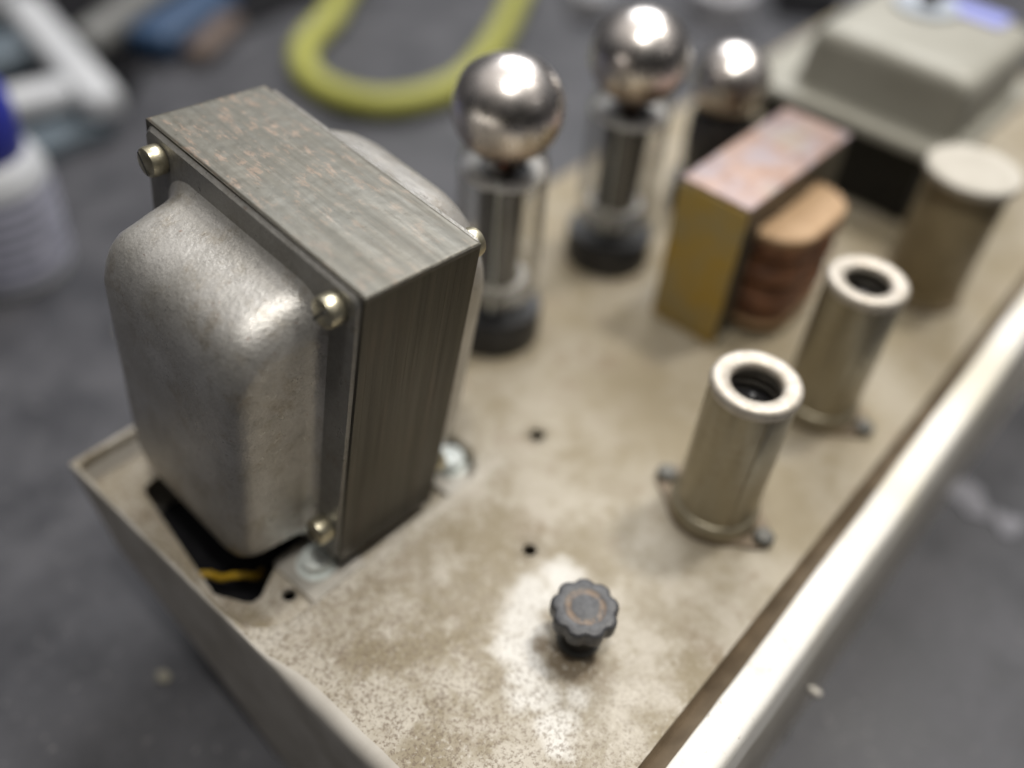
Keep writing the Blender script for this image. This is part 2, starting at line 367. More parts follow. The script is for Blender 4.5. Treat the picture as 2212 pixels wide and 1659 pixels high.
def rrect(x0, x1, y0, y1, r, n=8):
    out = []
    for cx, cy, a0 in ((x1 - r, y1 - r, 0), (x0 + r, y1 - r, 90), (x0 + r, y0 + r, 180), (x1 - r, y0 + r, 270)):
        for i in range(n + 1):
            a = math.radians(a0 + 90 * i / n); out.append((cx + r * math.cos(a), cy + r * math.sin(a)))
    return out
def circle(cx, cy, r, n=24): return [(cx + r * math.cos(2 * PI * i / n), cy + r * math.sin(2 * PI * i / n)) for i in range(n)]
def smoothpath(pts, n=10):
    P = [Vector(p) for p in pts]; out = []
    for i in range(len(P) - 1):
        p0 = P[max(i - 1, 0)]; p1 = P[i]; p2 = P[i + 1]; p3 = P[min(i + 2, len(P) - 1)]
        for k in range(n):
            t = k / n
            out.append(0.5 * ((2 * p1) + (-p0 + p2) * t + (2 * p0 - 5 * p1 + 4 * p2 - p3) * t * t + (-p0 + 3 * p1 - 3 * p2 + p3) * t ** 3))
    out.append(P[-1]); return out

def sheet(outer, holes):
    """flat triangulated region: 2-D verts and faces, holes left open"""
    vs = []; es = []
    for loop in [outer] + holes:
        k = len(vs); vs += [Vector(p) for p in loop]; es += [(k + i, k + (i + 1) % len(loop)) for i in range(len(loop))]
    V, E_, F, *_ = delaunay_2d_cdt(vs, es, [], 1, 1e-6)
    def inside(p, loop):
        c = False; j = len(loop) - 1
        for i in range(len(loop)):
            xi, yi = loop[i]; xj, yj = loop[j]
            if (yi > p[1]) != (yj > p[1]) and p[0] < (xj - xi) * (p[1] - yi) / (yj - yi) + xi: c = not c
            j = i
        return c
    out = []
    for f in F:
        c = sum((V[i] for i in f), Vector((0, 0))) / len(f)
        if inside(c, outer) and not any(inside(c, h) for h in holes): out.append(tuple(f))
    return [(v.x, v.y) for v in V], out

def plate(mb, outer, holes, z0, z1, mapf=lambda x, y, z: (x, y, z)):
    V, F = sheet(outer, holes)
    mb.add([mapf(x, y, z1) for x, y in V], F); mb.add([mapf(x, y, z0) for x, y in V], [f[::-1] for f in F])
    for l in [outer] + holes: mb.loft([[mapf(x, y, z0) for x, y in l], [mapf(x, y, z1) for x, y in l]])
    return mb

def thing(name, label, cat, loc=(0, 0, 0), rot=(0, 0, 0), group=None):
    o = bpy.data.objects.new(name, None); COL.objects.link(o); o.empty_display_size = 0.01
    o.location = Vector(loc) * S; o.rotation_euler = rot
    o['label'] = label; o['category'] = cat
    if group: o['group'] = group
    return o
def tag(o, label, cat, group=None):
    o['label'] = label; o['category'] = cat
    if group: o['group'] = group
    return o
def copy_tree(o, parent=None):
    c = o.copy(); COL.objects.link(c); c.parent = parent
    for ch in [x for x in bpy.data.objects if x.parent == o]: copy_tree(ch, c)
    return c

DZ = -62.0     # desk height
# ---------------------------------------------------------------- the desk
g = MB(); N = 60
vs = []; fs = []
g.add([(-900, -900, 0), (2600, -900, 0), (2600, 2600, 0), (-900, 2600, 0)], [(0, 1, 2, 3)])
o = g.build('desk_mat', 'mat', loc=(0, 0, DZ), smooth=0); o['kind'] = 'structure'

# ---------------------------------------------------------------- chassis
X0, X1, YB, YF = -30.3, 430.0, 76.5, -88.0
ch = thing('amplifier_chassis', 'bare tarnished steel amplifier chassis with white corrosion, holding the transformers and tubes', 'amplifier chassis', (0, 0, DZ))
def up(v): return (v[0], v[1], v[2] - DZ)
def yf(x): return YF + 0.012 * max(0, x)
# rolled edge of the end wall: tight along the pocket, wider along the deck
ys = [YF + (YB - YF) * i / 60 for i in range(61)]
def rr(y): t = min(1, max(0, (-4 - y) / 18)); return 0.7 + 3.0 * t * t * (3 - 2 * t)
def wig(y): return 0.18 * noise.noise(Vector((y * 0.12, 3.1, 0))) + 0.10 * noise.noise(Vector((y * 0.6, 7.7, 0)))
edge_top = [(X0 + rr(y) + wig(y), y) for y in ys]
outer = edge_top[:] + [(X1, YB)] + [(X1 - (X1 - X0) * i / 30, yf(X1 - (X1 - X0) * i / 30)) for i in range(0, 30)]
PK = (X0 + 1.6, 51.0, -4.2, YB - 1.7, 11.0)     # the recessed pocket under the transformer
def rr4(x0, x1, y0, y1, rs, n=10):
    out = []
    for (cx, cy, a0, r) in ((x1 - rs[0], y1 - rs[0], 0, rs[0]), (x0 + rs[1], y1 - rs[1], 90, rs[1]), (x0 + rs[2], y0 + rs[2], 180, rs[2]), (x1 - rs[3], y0 + rs[3], 270, rs[3])):
        for i in range(n + 1):
            a = math.radians(a0 + 90 * i / n); out.append((cx + r * math.cos(a), cy + r * math.sin(a)))
    return out
def pk(k): return rr4(PK[0] - k * 0.45, PK[1] + k, PK[2] - k, PK[3] + k * 0.45, (3 + k * 0.5, 2.0 + k * 0.4, 12 + k * 0.6, 9 + k * 0.6))
holes = [pk(1.4), circle(69, -7.7, 2.3), circle(36.6, -32.8, 1.9), circle(119, -46, 1.5)]
V, F = sheet(outer, holes)
d = MB(); d.add([up((x, y, 0)) for x, y in V], F)
for l in holes[1:]: d.loft([[up((x, y, 0)) for x, y in l], [up((x, y, -1.6)) for x, y in l]])
d.loft([[up((x, y, z)) for x, y in pk(k)] for k, z in ((1.4, 0), (0.95, -0.12), (0.45, -0.5), (0.1, -1.3), (0, -2.2), (0, -7))])
ho = rrect(-23.6, 46, 13.2, 61.3, 4, 6)
ho = [(x, y) for x, y in ho]
# the opening in the pocket floor, with the lug of metal that carries the near mounting bolt
hole = [(-26.0, 19), (-22.2, 11.6), (-21.0, 10.2), (-18.5, 9.8), (-10.8, 14.2), (-9.6, 15.6), (4, 15.4), (46, 15.4), (48, 18), (48, 58), (45, 61.3), (-16.4, 61.8), (-18.6, 61.2), (-19.6, 59.4)]
V, F = sheet(pk(0), [hole, circle(-13, 5.3, 1.9, 16)])
d.add([up((x, y, -7)) for x, y in V], F)
for l in (hole, circle(-13, 5.3, 1.9, 16)): d.loft([[up((x, y, -7)) for x, y in l], [up((x, y, -8.4)) for x, y in l]])
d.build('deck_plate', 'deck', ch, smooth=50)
# end wall, wedge shaped: its back edge slopes in towards the desk
def ywall(z):       # back limit of the end wall at height z
    pts = [(0, YB), (-25, 62.5), (-40, 30), (-62, -5)]
    for (za, ya), (zb, yb) in zip(pts, pts[1:]):
        if z >= zb: return ya + (yb - ya) * (z - za) / (zb - za)
    return -5
w = MB(); rows = []
for k in range(7):
    a = PI / 2 * k / 6
    rows.append([up((X0 + rr(y) * (1 - math.sin(a)) + wig(y), y, -rr(y) * (1 - math.cos(a)))) for y in ys])
for z in (-6, -12, -18, -25, -32, -40, -50, -62):
    top = ywall(z); rows.append([up((X0, YF - 1 + (top - YF + 1) * i / 60, z)) for i in range(61)])
w.loft(rows, closed=False)
w.build('end_wall', 'outer', ch, smooth=50)
b = MB()
prof = [(YB, 0), (62.5, -25), (30, -40), (-5, -61.9), (-104, -61.9)]
b.loft([[up((X0, y, z)) for y, z in prof], [up((X1, y, z)) for y, z in prof]], closed=False)
b.build('back_panel', 'outer', ch, smooth=20)
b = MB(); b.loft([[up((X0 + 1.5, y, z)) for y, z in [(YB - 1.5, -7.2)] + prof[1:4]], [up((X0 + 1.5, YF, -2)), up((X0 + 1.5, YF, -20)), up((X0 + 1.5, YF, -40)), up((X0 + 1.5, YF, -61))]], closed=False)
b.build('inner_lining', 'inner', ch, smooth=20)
b = MB(); b.add([up((X1, YB, 0)), up((X1, 62.5, -25)), up((X1, 30, -40)), up((X1, -5, -61.9)), up((X1, -104, -61.9)), up((X1, -104, -2)), up((X1, -88, 0))], [(0, 1, 2, 3, 4, 5, 6)])
b.build('far_end_wall', 'outer', ch, smooth=0)
b = MB(); plate(b, rrect(X0 + 2.5, 62, -2, 60, 3, 4), [], -19 - DZ, -18 - DZ); b.build('added_black_sheet', 'blackcase', ch, smooth=20)  # added black sheet below the opening, keeps the inside dark
# front lip: groove, tarnished strip, then the bright rolled moulding and the sloping face
def lipy(x): return 0.016 * max(-40, x) 
xs = [X0 - 14 + (X1 - X0 + 14) * i / 240 for i in range(241)]
def sweep(prof): return [[up((x, y + lipy(x) + 0.45 * noise.noise(Vector((x * 0.02, 1.7, 0))) + 0.12 * noise.noise(Vector((x * 0.16, 4.1, 0))), z + 0.12 * noise.noise(Vector((x * 0.07, 9.1, y * 0.2))))) for y, z in prof] for x in xs]
b = MB(); b.loft(sweep([(-87.4, -0.2), (-88.2, -0.7), (-88.7, -2.2), (-89.3, -2.6), (-90.2, -1.9), (-91.6, -0.9), (-93.2, -0.2)]), closed=False)
b.build('front_lip', 'flangeside', ch, smooth=50)
rp = [(-93.1, -1.0), (-93.1, 2.2), (-93.25, 2.9), (-93.7, 3.35), (-94.6, 3.6), (-96.2, 3.65), (-98.4, 3.55), (-100.4, 3.35), (-101.6, 2.8), (-102.4, 1.6), (-102.9, -0.4), (-103.2, -2.4), (-103.7, -4.8), (-104.1, -7.6)]
b = MB(); b.loft(sweep(rp), closed=False); b.build('trim_moulding', 'rim', ch, smooth=60)
b = MB(); b.loft(sweep([(-103.9, -7.0), (-104.2, -8), (-105.8, -30), (-107.6, -61.8)]), closed=False); b.build('front_panel', 'outer', ch, smooth=20)
b = MB(); b.lathe([(0.1, -3.0), (1.0, -2.8), (1.3, -2), (1.2, -1), (1.1, 0.5)], 16, axis='y', org=up((71.5, -106.2, -27)), cap0=True)
b.build('switch_tip', 'foot', ch)

# ---------------------------------------------------------------- the power transformer in the corner
T, W, H = 31.96, 74.98, 88.71
tf = thing('power_transformer', 'big upright transformer with rusty laminations and grey bell covers at the chassis corner', 'transformer',
           (0, 0, -0.6), (0.0826583, 0.0773590, -0.0274312))
NL = 44
m = MB()        # lamination stack: slightly uneven sheets, one mesh
random.seed(4)
xs_ = [T * i / NL for i in range(NL + 1)]
for i in range(NL):
    j = random.uniform(-0.012, 0.012); jz = random.uniform(-0.02, 0.02)
    m.box(xs_[i] + 0.006, xs_[i + 1] - 0.0, 0.05 + j, W + random.uniform(-0.05, 0.05), 0.0, H + jz - 0.25)
m.build('lamination_stack', 'core_side', tf, smooth=0)
# top skin: strap of weathered steel over the stack with worn rounded corners
m = MB()
def topz(x, y):
    e = min(x, T - x, y, W - y); r = 0.7
    dz = -(r - math.sqrt(max(0, r * r - (r - max(e, 0)) ** 2))) if e < r else 0
    return H + dz + 0.10 * noise.noise(Vector((x * 0.9, y * 0.08, 5))) + 0.05 * noise.noise(Vector((x * 0.5, y * 0.5, 1)))
gx = [0, .06, .15, .3, .5, .75] + [1.2 + (T - 2.4) * i / 50 for i in range(51)] + [T - k for k in (.75, .5, .3, .15, .06, 0)]
gy = [0, .06, .15, .3, .5, .75] + [1.2 + (W - 2.4) * i / 100 for i in range(101)] + [W - k for k in (.75, .5, .3, .15, .06, 0)]
rows = []
for y in gy:
    wv = 0.22 * noise.noise(Vector((y * 0.3, 0, 9)))
    rows.append([(x, y, topz(x, y)) for x in gx])
far = [(x, y + (0.9 * noise.noise(Vector((x * 0.22, 4, 0))) if y > W - 1.3 else 0), z) for x, y, z in []]
for r_ in range(len(rows)):          # the far short edge is chipped and uneven
    y = gy[r_]
    if y > W - 8:
        k = (y - (W - 8)) / 8
        rows[r_] = [(x, yy + k * k * (0.55 * noise.noise(Vector((x * 0.35, 4, 0)))) , z) for x, yy, z in rows[r_]]
m.loft(rows, closed=False)
skirt = [rows[0]] + [[(x, y, H - 1.4) for x, y, z in rows[0]]]; m.loft(skirt, closed=False)
skirt = [rows[-1]] + [[(x, y, H - 1.4) for x, y, z in rows[-1]]]; m.loft(skirt, closed=False)
for c in (0, -1): m.loft([[r_[c] for r_ in rows], [(r_[c][0], r_[c][1], H - 1.4) for r_ in rows]], closed=False)
m.build('top_face', 'core_top', tf, smooth=60)

def bell(sign):
    prof = [(-0.0, None), (-0.9, (1.2, W - 1.2, 0.6, H - 1.7, 2.4)), (-1.1, (8.6, W - 8.4, -2.9, H - 7.2, 10)), (-1.7, (9.8, W - 9.4, -2.9, H - 8.5, 10)),
            (-2.8, (10.8, W - 10.2, -2.9, H - 9.5, 9.5)), (-5, (11.4, W - 10.7, -2.9, H - 10.3, 9.5)), (-9, (11.8, W - 11.0, -2.9, H - 11.2, 9.5)),
            (-13, (12.1, W - 11.3, -2.9, H - 12.4, 9.5)), (-16, (12.3, W - 10.7, -2.9, H - 14.0, 9.5)), (-18.4, (12.7, W - 10.9, -2.8, H - 16.2, 9.5)),
            (-20.0, (13.3, W - 11.4, -2.5, H - 18.8, 9.5)), (-21.3, (14.2, W - 12.4, -2.0, H - 21.8, 9)), (-22.1, (15.8, W - 14.2, -1.2, H - 26, 8.5)), (-22.5, (18.5, W - 17.5, 0, H - 32, 8)), (-22.7, (25, W - 24, 6, H - 42, 6))]
    if sign > 0:        # the far cover is the taller, rounder one
        prof = [(0, None), (-1.2, (0.9, W - 0.9, 0.6, H - 0.5, 2.2)), (-1.25, (3.6, W - 5, -2.9, H - 1.6, 19)), (-2.6, (4.2, W - 6, -2.9, H - 2.2, 19)), (-6, (4.8, W - 7, -2.9, H - 3.0, 19)),
                (-10, (5.6, W - 8, -2.9, H - 4.2, 19)), (-13, (6.8, W - 10, -2.9, H - 6.0, 19)), (-15, (8.6, W - 12.5, -2.7, H - 8.6, 18)), (-16.2, (11.5, W - 16, -2, H - 12, 16)), (-16.6, (17, W - 22, 3, H - 18, 12))]
    n = 12; loops = []
    for x, q in prof[1:]:
        y0, y1, z0, z1, r = q
        tp = (lambda z: 1.0) if sign > 0 else (lambda z: 0.86 + 0.14 * min(1, max(0, z / 72)))
        loops.append([(x * (tp(z) if x < -1.15 else 1), y, z) for y, z in rrect(y0, y1, z0, z1, r, n)])
    first = [(-0.02, y, z) for y, z in rrect(0.9, W - 0.9, 0.6, H - 0.9, 2.2, n)]
    mb = MB()
    # flange sheet: worn edge
    mb.loft([[(-0.5, y, z) for x, y, z in loops[1]]] + loops[1:], cap1=True)
    fl = MB(); fl.loft([first, loops[0]]); fl.loft([loops[0], loops[1]])
    if sign > 0:
        mb.v = [(T - x, y, z) for x, y, z in mb.v]; fl.v = [(T - x, y, z) for x, y, z in fl.v]
    fl.build('bell_flange', 'flange', tf, smooth=35)
    return mb.build('bell_cover', 'bell', tf, smooth=35)
bell(-1); bell(1)
def screw_bm(x, y, z, s):
    mb = MB(); h = 4.4
    prof = [(3.3, 0), (3.5, 0.3), (3.5, h - 1.4), (3.3, h - 0.7), (2.7, h - 0.3), (1.4, h - 0.05), (0.2, h)]
    mb.lathe([(r, s * q) for r, q in prof], 6 if False else 32, axis='x', org=(x, y, z))
    return mb
def slot_bm(x, y, z, s, a):
    mb = MB(); R_ = Matrix.Rotation(a, 4, 'X'); xa = x + s * 3.6; xb = x + s * 4.43
    mb.box(min(xa, xb), max(xa, xb), -2.75, 2.75, -0.4, 0.4)
    mb.v = [tuple((R_ @ Vector((0, v[1], v[2])) + Vector((v[0], y, z)))) for v in mb.v]
    return mb
for (y, z, a) in ((67.9, 82.4, 0.9), (6.6, 82.5, 2.2), (4.9, 11.5, 0.5), (69, 8, 1.4)):
    sc_ = screw_bm(-1.2, y, z, -1).build('corner_screw', 'brass', tf)
    slot_bm(-1.2, y, z, -1, a).build('slot', 'darksteel', sc_)
for (y, z, a) in ((5.6, 83.6, 1.2), (4.4, 11.0, 0.5)):
    screw_bm(T + 1.2, y, z, 1).build('corner_screw', 'brass', tf)
# mounting feet of the transformer and their bolts, resting on the pocket floor
def foot(x0, x1, y0, y1, bx, by):
    f = MB(); plate(f, rrect(x0, x1, y0, y1, 1.5, 4), [], -6.9, -5.4); ft = f.build('mounting_foot', 'foot', None, smooth=40)
    b_ = MB(); b_.lathe([(5.3, -5.4), (5.3, -4.9), (4.1, -4.85), (4.1, -2.2), (3.8, -1.8), (2.8, -1.7), (2.5, -2.1), (0.2, -2.2)], 32, c=(bx, by))
    bt = b_.build('mounting_bolt', 'zinc', None)
    return ft, bt
inv = (Matrix.Translation(Vector((0, 0, -0.6)) * S) @ Euler((0.0826583, 0.0773590, -0.0274312)).to_matrix().to_4x4()).inverted()
for args in ((-10.5, 6.5, -3.5, 15.2, -2.8, 6.6), (38, 50.6, -3.2, 14, 46.4, 6.0)):
    for o in foot(*args): o.parent = tf; o.matrix_parent_inverse = inv

# ---------------------------------------------------------------- fuse cap
fc = thing('fuse_holder_cap', 'small black scalloped fuse cap standing on the corroded bare deck at the front', 'fuse cap', (25.2, -58.3, 0))
m = MB(); n = 144
def scal(r, k):
    r *= 1.045
    f = lambda i: r + k * 0.8 * math.cos(9 * 2 * PI * i / n) + k * 0.18 * math.cos(18 * 2 * PI * i / n + PI)
    return [(math.cos(2 * PI * i / n) * f(i), math.sin(2 * PI * i / n) * f(i)) for i in range(n)]
lo = []
for r, k, z in ((5.4, 0.0, 9.0), (6.9, .38, 9.2), (7.4, .5, 9.6), (7.55, .52, 10.4), (7.55, .52, 13.1), (7.45, .52, 13.6), (7.2, .48, 13.95), (6.7, .40, 14.15), (5.4, 0, 14.2), (4.6, 0, 14.12), (4.3, 0, 14.0), (3.9, 0, 13.95), (3.4, 0, 14.1), (2.4, 0, 14.22), (1.0, 0, 14.28), (.1, 0, 14.28)):
    lo.append([(x, y, z) for x, y in scal(r, k)])
m.loft(lo, cap0=True, cap1=True); m.build('scalloped_cap', 'fuse', fc)
m = MB(); m.lathe([(4.9, 0.3), (4.4, 1.5), (4.4, 9.2)], 40); m.build('neck', 'black', fc)
m = MB(); m.lathe([(5.5, 0.02), (5.5, 0.6), (5.0, 0.9), (4.4, 1.0)], 40); m.build('collar', 'darksteel', fc)

# ---------------------------------------------------------------- tube shields
def tube_shield(x, y, lab, first=None):
    if first: c = copy_tree(first); c.location = Vector((x, y, 0)) * S; c['label'] = lab; return c
    t = thing('tube_shield', lab, 'tube shield', (x, y, 0), group='cylindrical tube shields with open tops')
    m = MB(); m.lathe([(11.0, 3.0), (11.0, 47.6), (10.6, 47.8), (10.6, 3.0)], 64, cap0=False, cap1=False); m.build('shield_body', 'shield', t)
    m = MB(); m.lathe([(11.05, 46.6), (11.35, 47.4), (11.5, 48.4), (11.3, 49.3), (10.7, 49.85), (9.8, 50.0), (8.2, 49.8), (7.0, 49.5), (6.5, 49.1), (6.3, 48.5), (6.3, 47.4), (6.7, 47.3), (10.6, 47.3)], 64, cap0=False, cap1=False)
    m.build('rolled_top_rim', 'shield_top', t)
    m = MB(); m.lathe([(11.6, 1.0), (12.4, 1.1), (12.5, 2.0), (12.1, 4.4), (11.6, 5.2), (11.05, 5.4)], 64, cap0=False, cap1=False); m.build('skirt', 'shield', t)
    m = MB(); m.box(-11.35, -10.9, -0.9, 0.9, 5.6, 46.4, 0.15); m.v = [tuple(Matrix.Rotation(0.9, 4, 'Z') @ Vector(v)) for v in m.v]; m.build('seam', 'shield', t)
    m = MB(); out = []
    for i in range(72):
        a = 2 * PI * i / 72; r = 12.9 + 5.6 * max(0, abs(math.sin(a)) ** 14); out.append((r * math.cos(a), r * math.sin(a)))
    plate(m, out, [], 0.02, 1.2); fl = m.build('socket_flange', 'flangeside', t, smooth=30)
    for s in (-1, 1):
        m = MB(); m.lathe([(2.9, 0.5), (2.9, 2.3), (2.3, 3.0), (0.3, 3.1)], 20, c=(0, s * 15.9)); m.build('flange_rivet', 'darksteel', t)
    pts = []
    for i in range(120): a = i * 2 * PI / 24; pts.append((7.9 * math.cos(a), 7.9 * math.sin(a), 34 + i * 0.11))
    m = MB(); m.tube(pts, 0.5, 6); m.build('spring', 'foot', t)
    m = MB(); m.lathe([(9.0, 3), (9.2, 36), (8.2, 39.5), (5.5, 41.8), (2.6, 42.6), (1.6, 43.4), (1.1, 45), (.1, 45.6)], 32); m.build('tube_glass_tip', 'black', t)
    return t
s0 = tube_shield(83.0, -60.2, 'bare metal tube shield nearest the black fuse cap, open hole in its bright ring')
tube_shield(141.0, -61.3, 'bare metal tube shield farther down the deck, beside the copper wound choke', s0)

# ---------------------------------------------------------------- glass power tubes
def getter_mat(zc, k):
    n = NT('silver_getter_flash')
    sep = n.node('ShaderNodeSeparateXYZ'); n.L(n.coords(), sep.inputs[0])
    z = n.mul(sep.outputs[2], n.mul(n.mul(n.noise(0.12, 3), 0.5, 'SUBTRACT'), 6.0), 'ADD')
    brown = n.ramp(z, zc - 9.5 * k, zc + 0.5 * k, inv=True)
    base = n.mix(n.ramp(n.noise(0.1, 4), 0.35, 0.65), (0.80, 0.745, 0.70), (0.88, 0.835, 0.80))
    base = n.mix(n.mul(brown, 0.8), base, (0.20, 0.125, 0.08))
    n.set(Base_Color=base, Metallic=1.0, Roughness=n.rng(n.noise(0.3, 4), 0.3, 0.7, 0.24, 0.33)); return n.m
def glass_tube(x, y, zc, R, lab, rot=0.0, glint=False, env='glass'):
    t = thing('vacuum_tube', lab, 'vacuum tube', (x, y, 0), (0, 0, rot), group='glass vacuum tubes with silvered domes')
    k = R / 15.4
    m = MB(); m.lathe([(15.0 * k, 0.02), (15.2 * k, 1.5), (15.2 * k, 10.5), (14.4 * k, 12.3), (9 * k, 13)], 48); m.build('tube_base', 'black', t)
    rs = R; ang = -46; zn = zc + rs * math.sin(math.radians(ang)); rn = rs * math.cos(math.radians(ang))
    m = MB(); gr = 13.1 * k
    pr = [(9 * k, 12.6), (10.4 * k, 14), (11.8 * k, 16.5), (12.7 * k, 20), (13.0 * k, 26)]
    pr += [(gr, 30 + (zc - 20 * k - 30) * q / 4) for q in range(5)] + [(gr - 0.1, zc - 17.5 * k), (gr - 0.9 * k, zn - 3.2 * k), (rn + 0.7 * k, zn - 1.4 * k), (rn, zn)]
    m.lathe(pr, 64, cap0=False, cap1=False); m.build('glass_envelope', env, t)
    m = MB(); pr = [(rs * math.cos(math.radians(a)), zc + rs * (0.93 if a > 0 else 1) * math.sin(math.radians(a))) for a in range(ang, 90, 8)] + [(0.1, zc + rs * 0.93)]
    m.lathe(pr, 64, cap0=False); m.build('silvered_dome', getter_mat(zc, k), t)
    zt = zc - 19.5 * k; zb = 24
    for zz, q in ((zt, 1.0), (zb - 2, 0.78)):
        m = MB(); out = []
        for i in range(96):
            a = 2 * PI * i / 96; r = (12.7 if i % 6 < 3 else 12.0) * k * q; out.append((r * math.cos(a), r * math.sin(a)))
        plate(m, out, [circle(0, 0, 7.5 * k, 20)], zz, zz + 0.8); m.build('mica_spacer', 'mica', t, smooth=20)
    m = MB(); sh = rrect(-8.2 * k, 8.2 * k, -6.4 * k, 6.4 * k, 4.2 * k, 6)
    m.loft([[(x, y, zb) for x, y in sh], [(x, y, zt - 1) for x, y in sh]], True, True)
    m.build('anode_plate', 'plate', t)
    for s in (-1, 1):
        m = MB(); m.tube([(10.6 * k * s, 0, 15), (10.6 * k * s, 0, zt + 3)], 0.5, 8); m.build('support_rod', 'zinc', t)
    m = MB(); m.lathe([(4.2 * k, zt + 0.8), (4.6 * k, zt + 3), (4.6 * k, zc - 6 * k)], 24); m.box(-6 * k, 6 * k, -1.2, 1.2, zt + 0.9, zt + 4.5, 0.4); m.build('getter_post', 'browncup', t)
    if glint:
        m = MB(); m.lathe([(0.1, -1.1), (0.8, -0.8), (1.1, 0), (0.8, 0.8), (0.1, 1.1)], 16); b_ = m.build('orange_glint', 'orange', t); b_.location = Vector((-6.4, -0.6, zc - 13.2)) * S  # orange glint below the dome, painted as a small coloured blob
    for dx, dy in ((-3, -2), (3, 1), (0, 4)):
        m = MB(); m.tube(smoothpath([(dx, dy, 13), (dx * 1.8, dy * 1.8, 17), (dx * 2, dy * 2, 23)], 4), 0.45, 6); m.build('lead_wire', 'zinc', t)
    return t
glass_tube(95.0, 33.8, 79.2, 15.4, 'silver domed glass tube just behind the big transformer', 0.6, True)
glass_tube(155.0, 32.4, 75.7, 15.4, 'silver domed glass tube second behind the transformer, left of the choke', 0.3)
glass_tube(208.0, 26.0, 52.5, 13.8, 'short dark glass tube behind the choke with a glaring highlight', 0.9, False, 'darkglass')

# ---------------------------------------------------------------- open frame choke
ck = thing('choke', 'small open frame choke with pinkish top, amber end and copper coloured winding', 'choke', (140.2, -22.6, 0))
L_, W_, H_ = 63.5, 23.8, 53.0
m = MB()
plate(m, [(0.6, 0), (L_, 0), (L_, H_ - 1), (0.6, H_ - 1)], [[(11, 7), (21, 7), (21, H_ - 9), (11, H_ - 9)], [(42, 7), (52, 7), (52, H_ - 9), (42, H_ - 9)]], 0, W_, lambda a, b_, c: (a, c, b_ + 0.02))
m.build('lamination_stack', 'core_side', ck, smooth=0)
m = MB(); m.box(-0.3, L_ + 0.3, -0.3, W_ + 0.3, H_ - 0.9, H_ + 0.4, 0.35); m.build('top_face', 'coppertop', ck)
m = MB(); m.box(-0.9, 0.55, -0.1, W_ + 0.1, 0.4, H_ - 1.0, 0.4); m.build('varnished_end', 'varnish', ck)
m = MB(); co_ = []
def stad(g, z): return [(x, y, z) for x, y in rrect(12.2 - g, 50.8 + g, -13.0 - g, W_ + 1.5 + g, 11 + g, 10)]
z = 7.0; lp = [stad(-0.6, 6.8)]
for i in range(6):
    lp += [stad(-0.3, z + 0.15), stad(0.5 + 0.5 * (i % 2), z + 1.0), stad(0.8 + 0.5 * (i % 2), z + 2.6), stad(0.4 + 0.5 * (i % 2), z + 4.4)]; z += 5.0
lp.append(stad(-0.6, z + 0.2)); m.loft(lp, True, True); m.build('copper_winding', 'copper', ck, smooth=60)
m = MB(); m.loft([stad(0.8, z + 0.3), stad(1.0, z + 0.8), stad(1.0, z + 2.6), stad(0.3, z + 3.3), stad(-2, z + 3.5)], True, True); m.build('bobbin_end', 'kraft', ck)
m = MB(); m.loft([stad(0.6, 4.6), stad(0.8, 5.4), stad(0.6, 6.7)], True, True); m.build('bobbin_base', 'kraft', ck)

# ---------------------------------------------------------------- flat mounted output transformer (far right)
ot = thing('output_transformer', 'flat mounted beige transformer with wide flange and stickers at the far end', 'transformer', (247, -40, 0))
m = MB(); m.box(9, 74, 4, 74, 0.05, 32.9, 0.6); m.build('lamination_stack', 'blacksteel', ot)
def bx_loft(mb, q, cap0=True, cap1=True, r=4): mb.loft([[(x, y, z) for x, y in rrect(a, b_, c, d_, rr_, 8)] for a, b_, c, d_, z, rr_ in q], cap0, cap1)
m = MB(); bx_loft(m, [(-1, 84, -7, 80, 33, 3), (-1.6, 84.6, -7.6, 80.6, 33.5, 3.2), (-1.6, 84.6, -7.6, 80.6, 36, 3.2), (-1, 84, -7, 80, 36.8, 3)])
m.build('flange', 'beige', ot)
m = MB(); bx_loft(m, [(9.5, 78, -1.5, 66, 36.7, 6), (10, 77, -2, 65, 38, 6), (9.5, 77, -2.5, 62.5, 54, 6), (10.3, 76, -1.7, 61.5, 58, 6.5), (12.5, 74, 0.5, 59, 60.2, 7), (16, 70, 4, 55, 61, 6)])
m.build('bell_cover', 'beige', ot, smooth=50)
m = MB(); m.lathe([(12.5, 61.02), (12.5, 62.6), (11.8, 63), (4, 63.1)], 40, c=(58, 39)); m.build('round_sticker', 'paleblue', ot)
m = MB(); m.lathe([(4.2, 63.0), (4.2, 66.0), (3.6, 66.6), (0.2, 66.6)], 24, c=(57, 38)); m.build('black_grommet', 'black', ot)
m = MB(); m.box(70.5, 84, 14, 40, 61.1, 62.0, 0.2); m.v = [(x - 9, y - 4, z) for x, y, z in m.v]; m.build('lilac_label', 'lilac', ot)

# ---------------------------------------------------------------- can capacitor
cc = thing('can_capacitor', 'tall tan can capacitor with a pale domed lid near the right edge', 'capacitor', (221.5, -59.5, 0))
m = MB(); m.lathe([(13.0, 0.03), (13.4, 0.6), (13.4, 5), (13.1, 5.6), (13.1, 6.6), (13.4, 7.2), (13.4, 42.5), (13.0, 43.3), (13.0, 44.3), (13.4, 45), (13.4, 47.2), (12, 48)], 56); m.build('cardboard_sleeve', 'cardboard', cc)
m = MB(); m.lathe([(13.5, 46.8), (15.0, 47.2), (15.5, 48.4), (15.4, 49.8), (14.6, 50.5), (13.2, 50.1), (9, 50.4), (0.2, 50.6)], 56); m.build('pale_lid', 'canlid', cc)
m = MB(); m.lathe([(14.6, 0.02), (14.8, 1.5), (13.5, 2)], 40); m.build('clamp_ring', 'flangeside', cc)

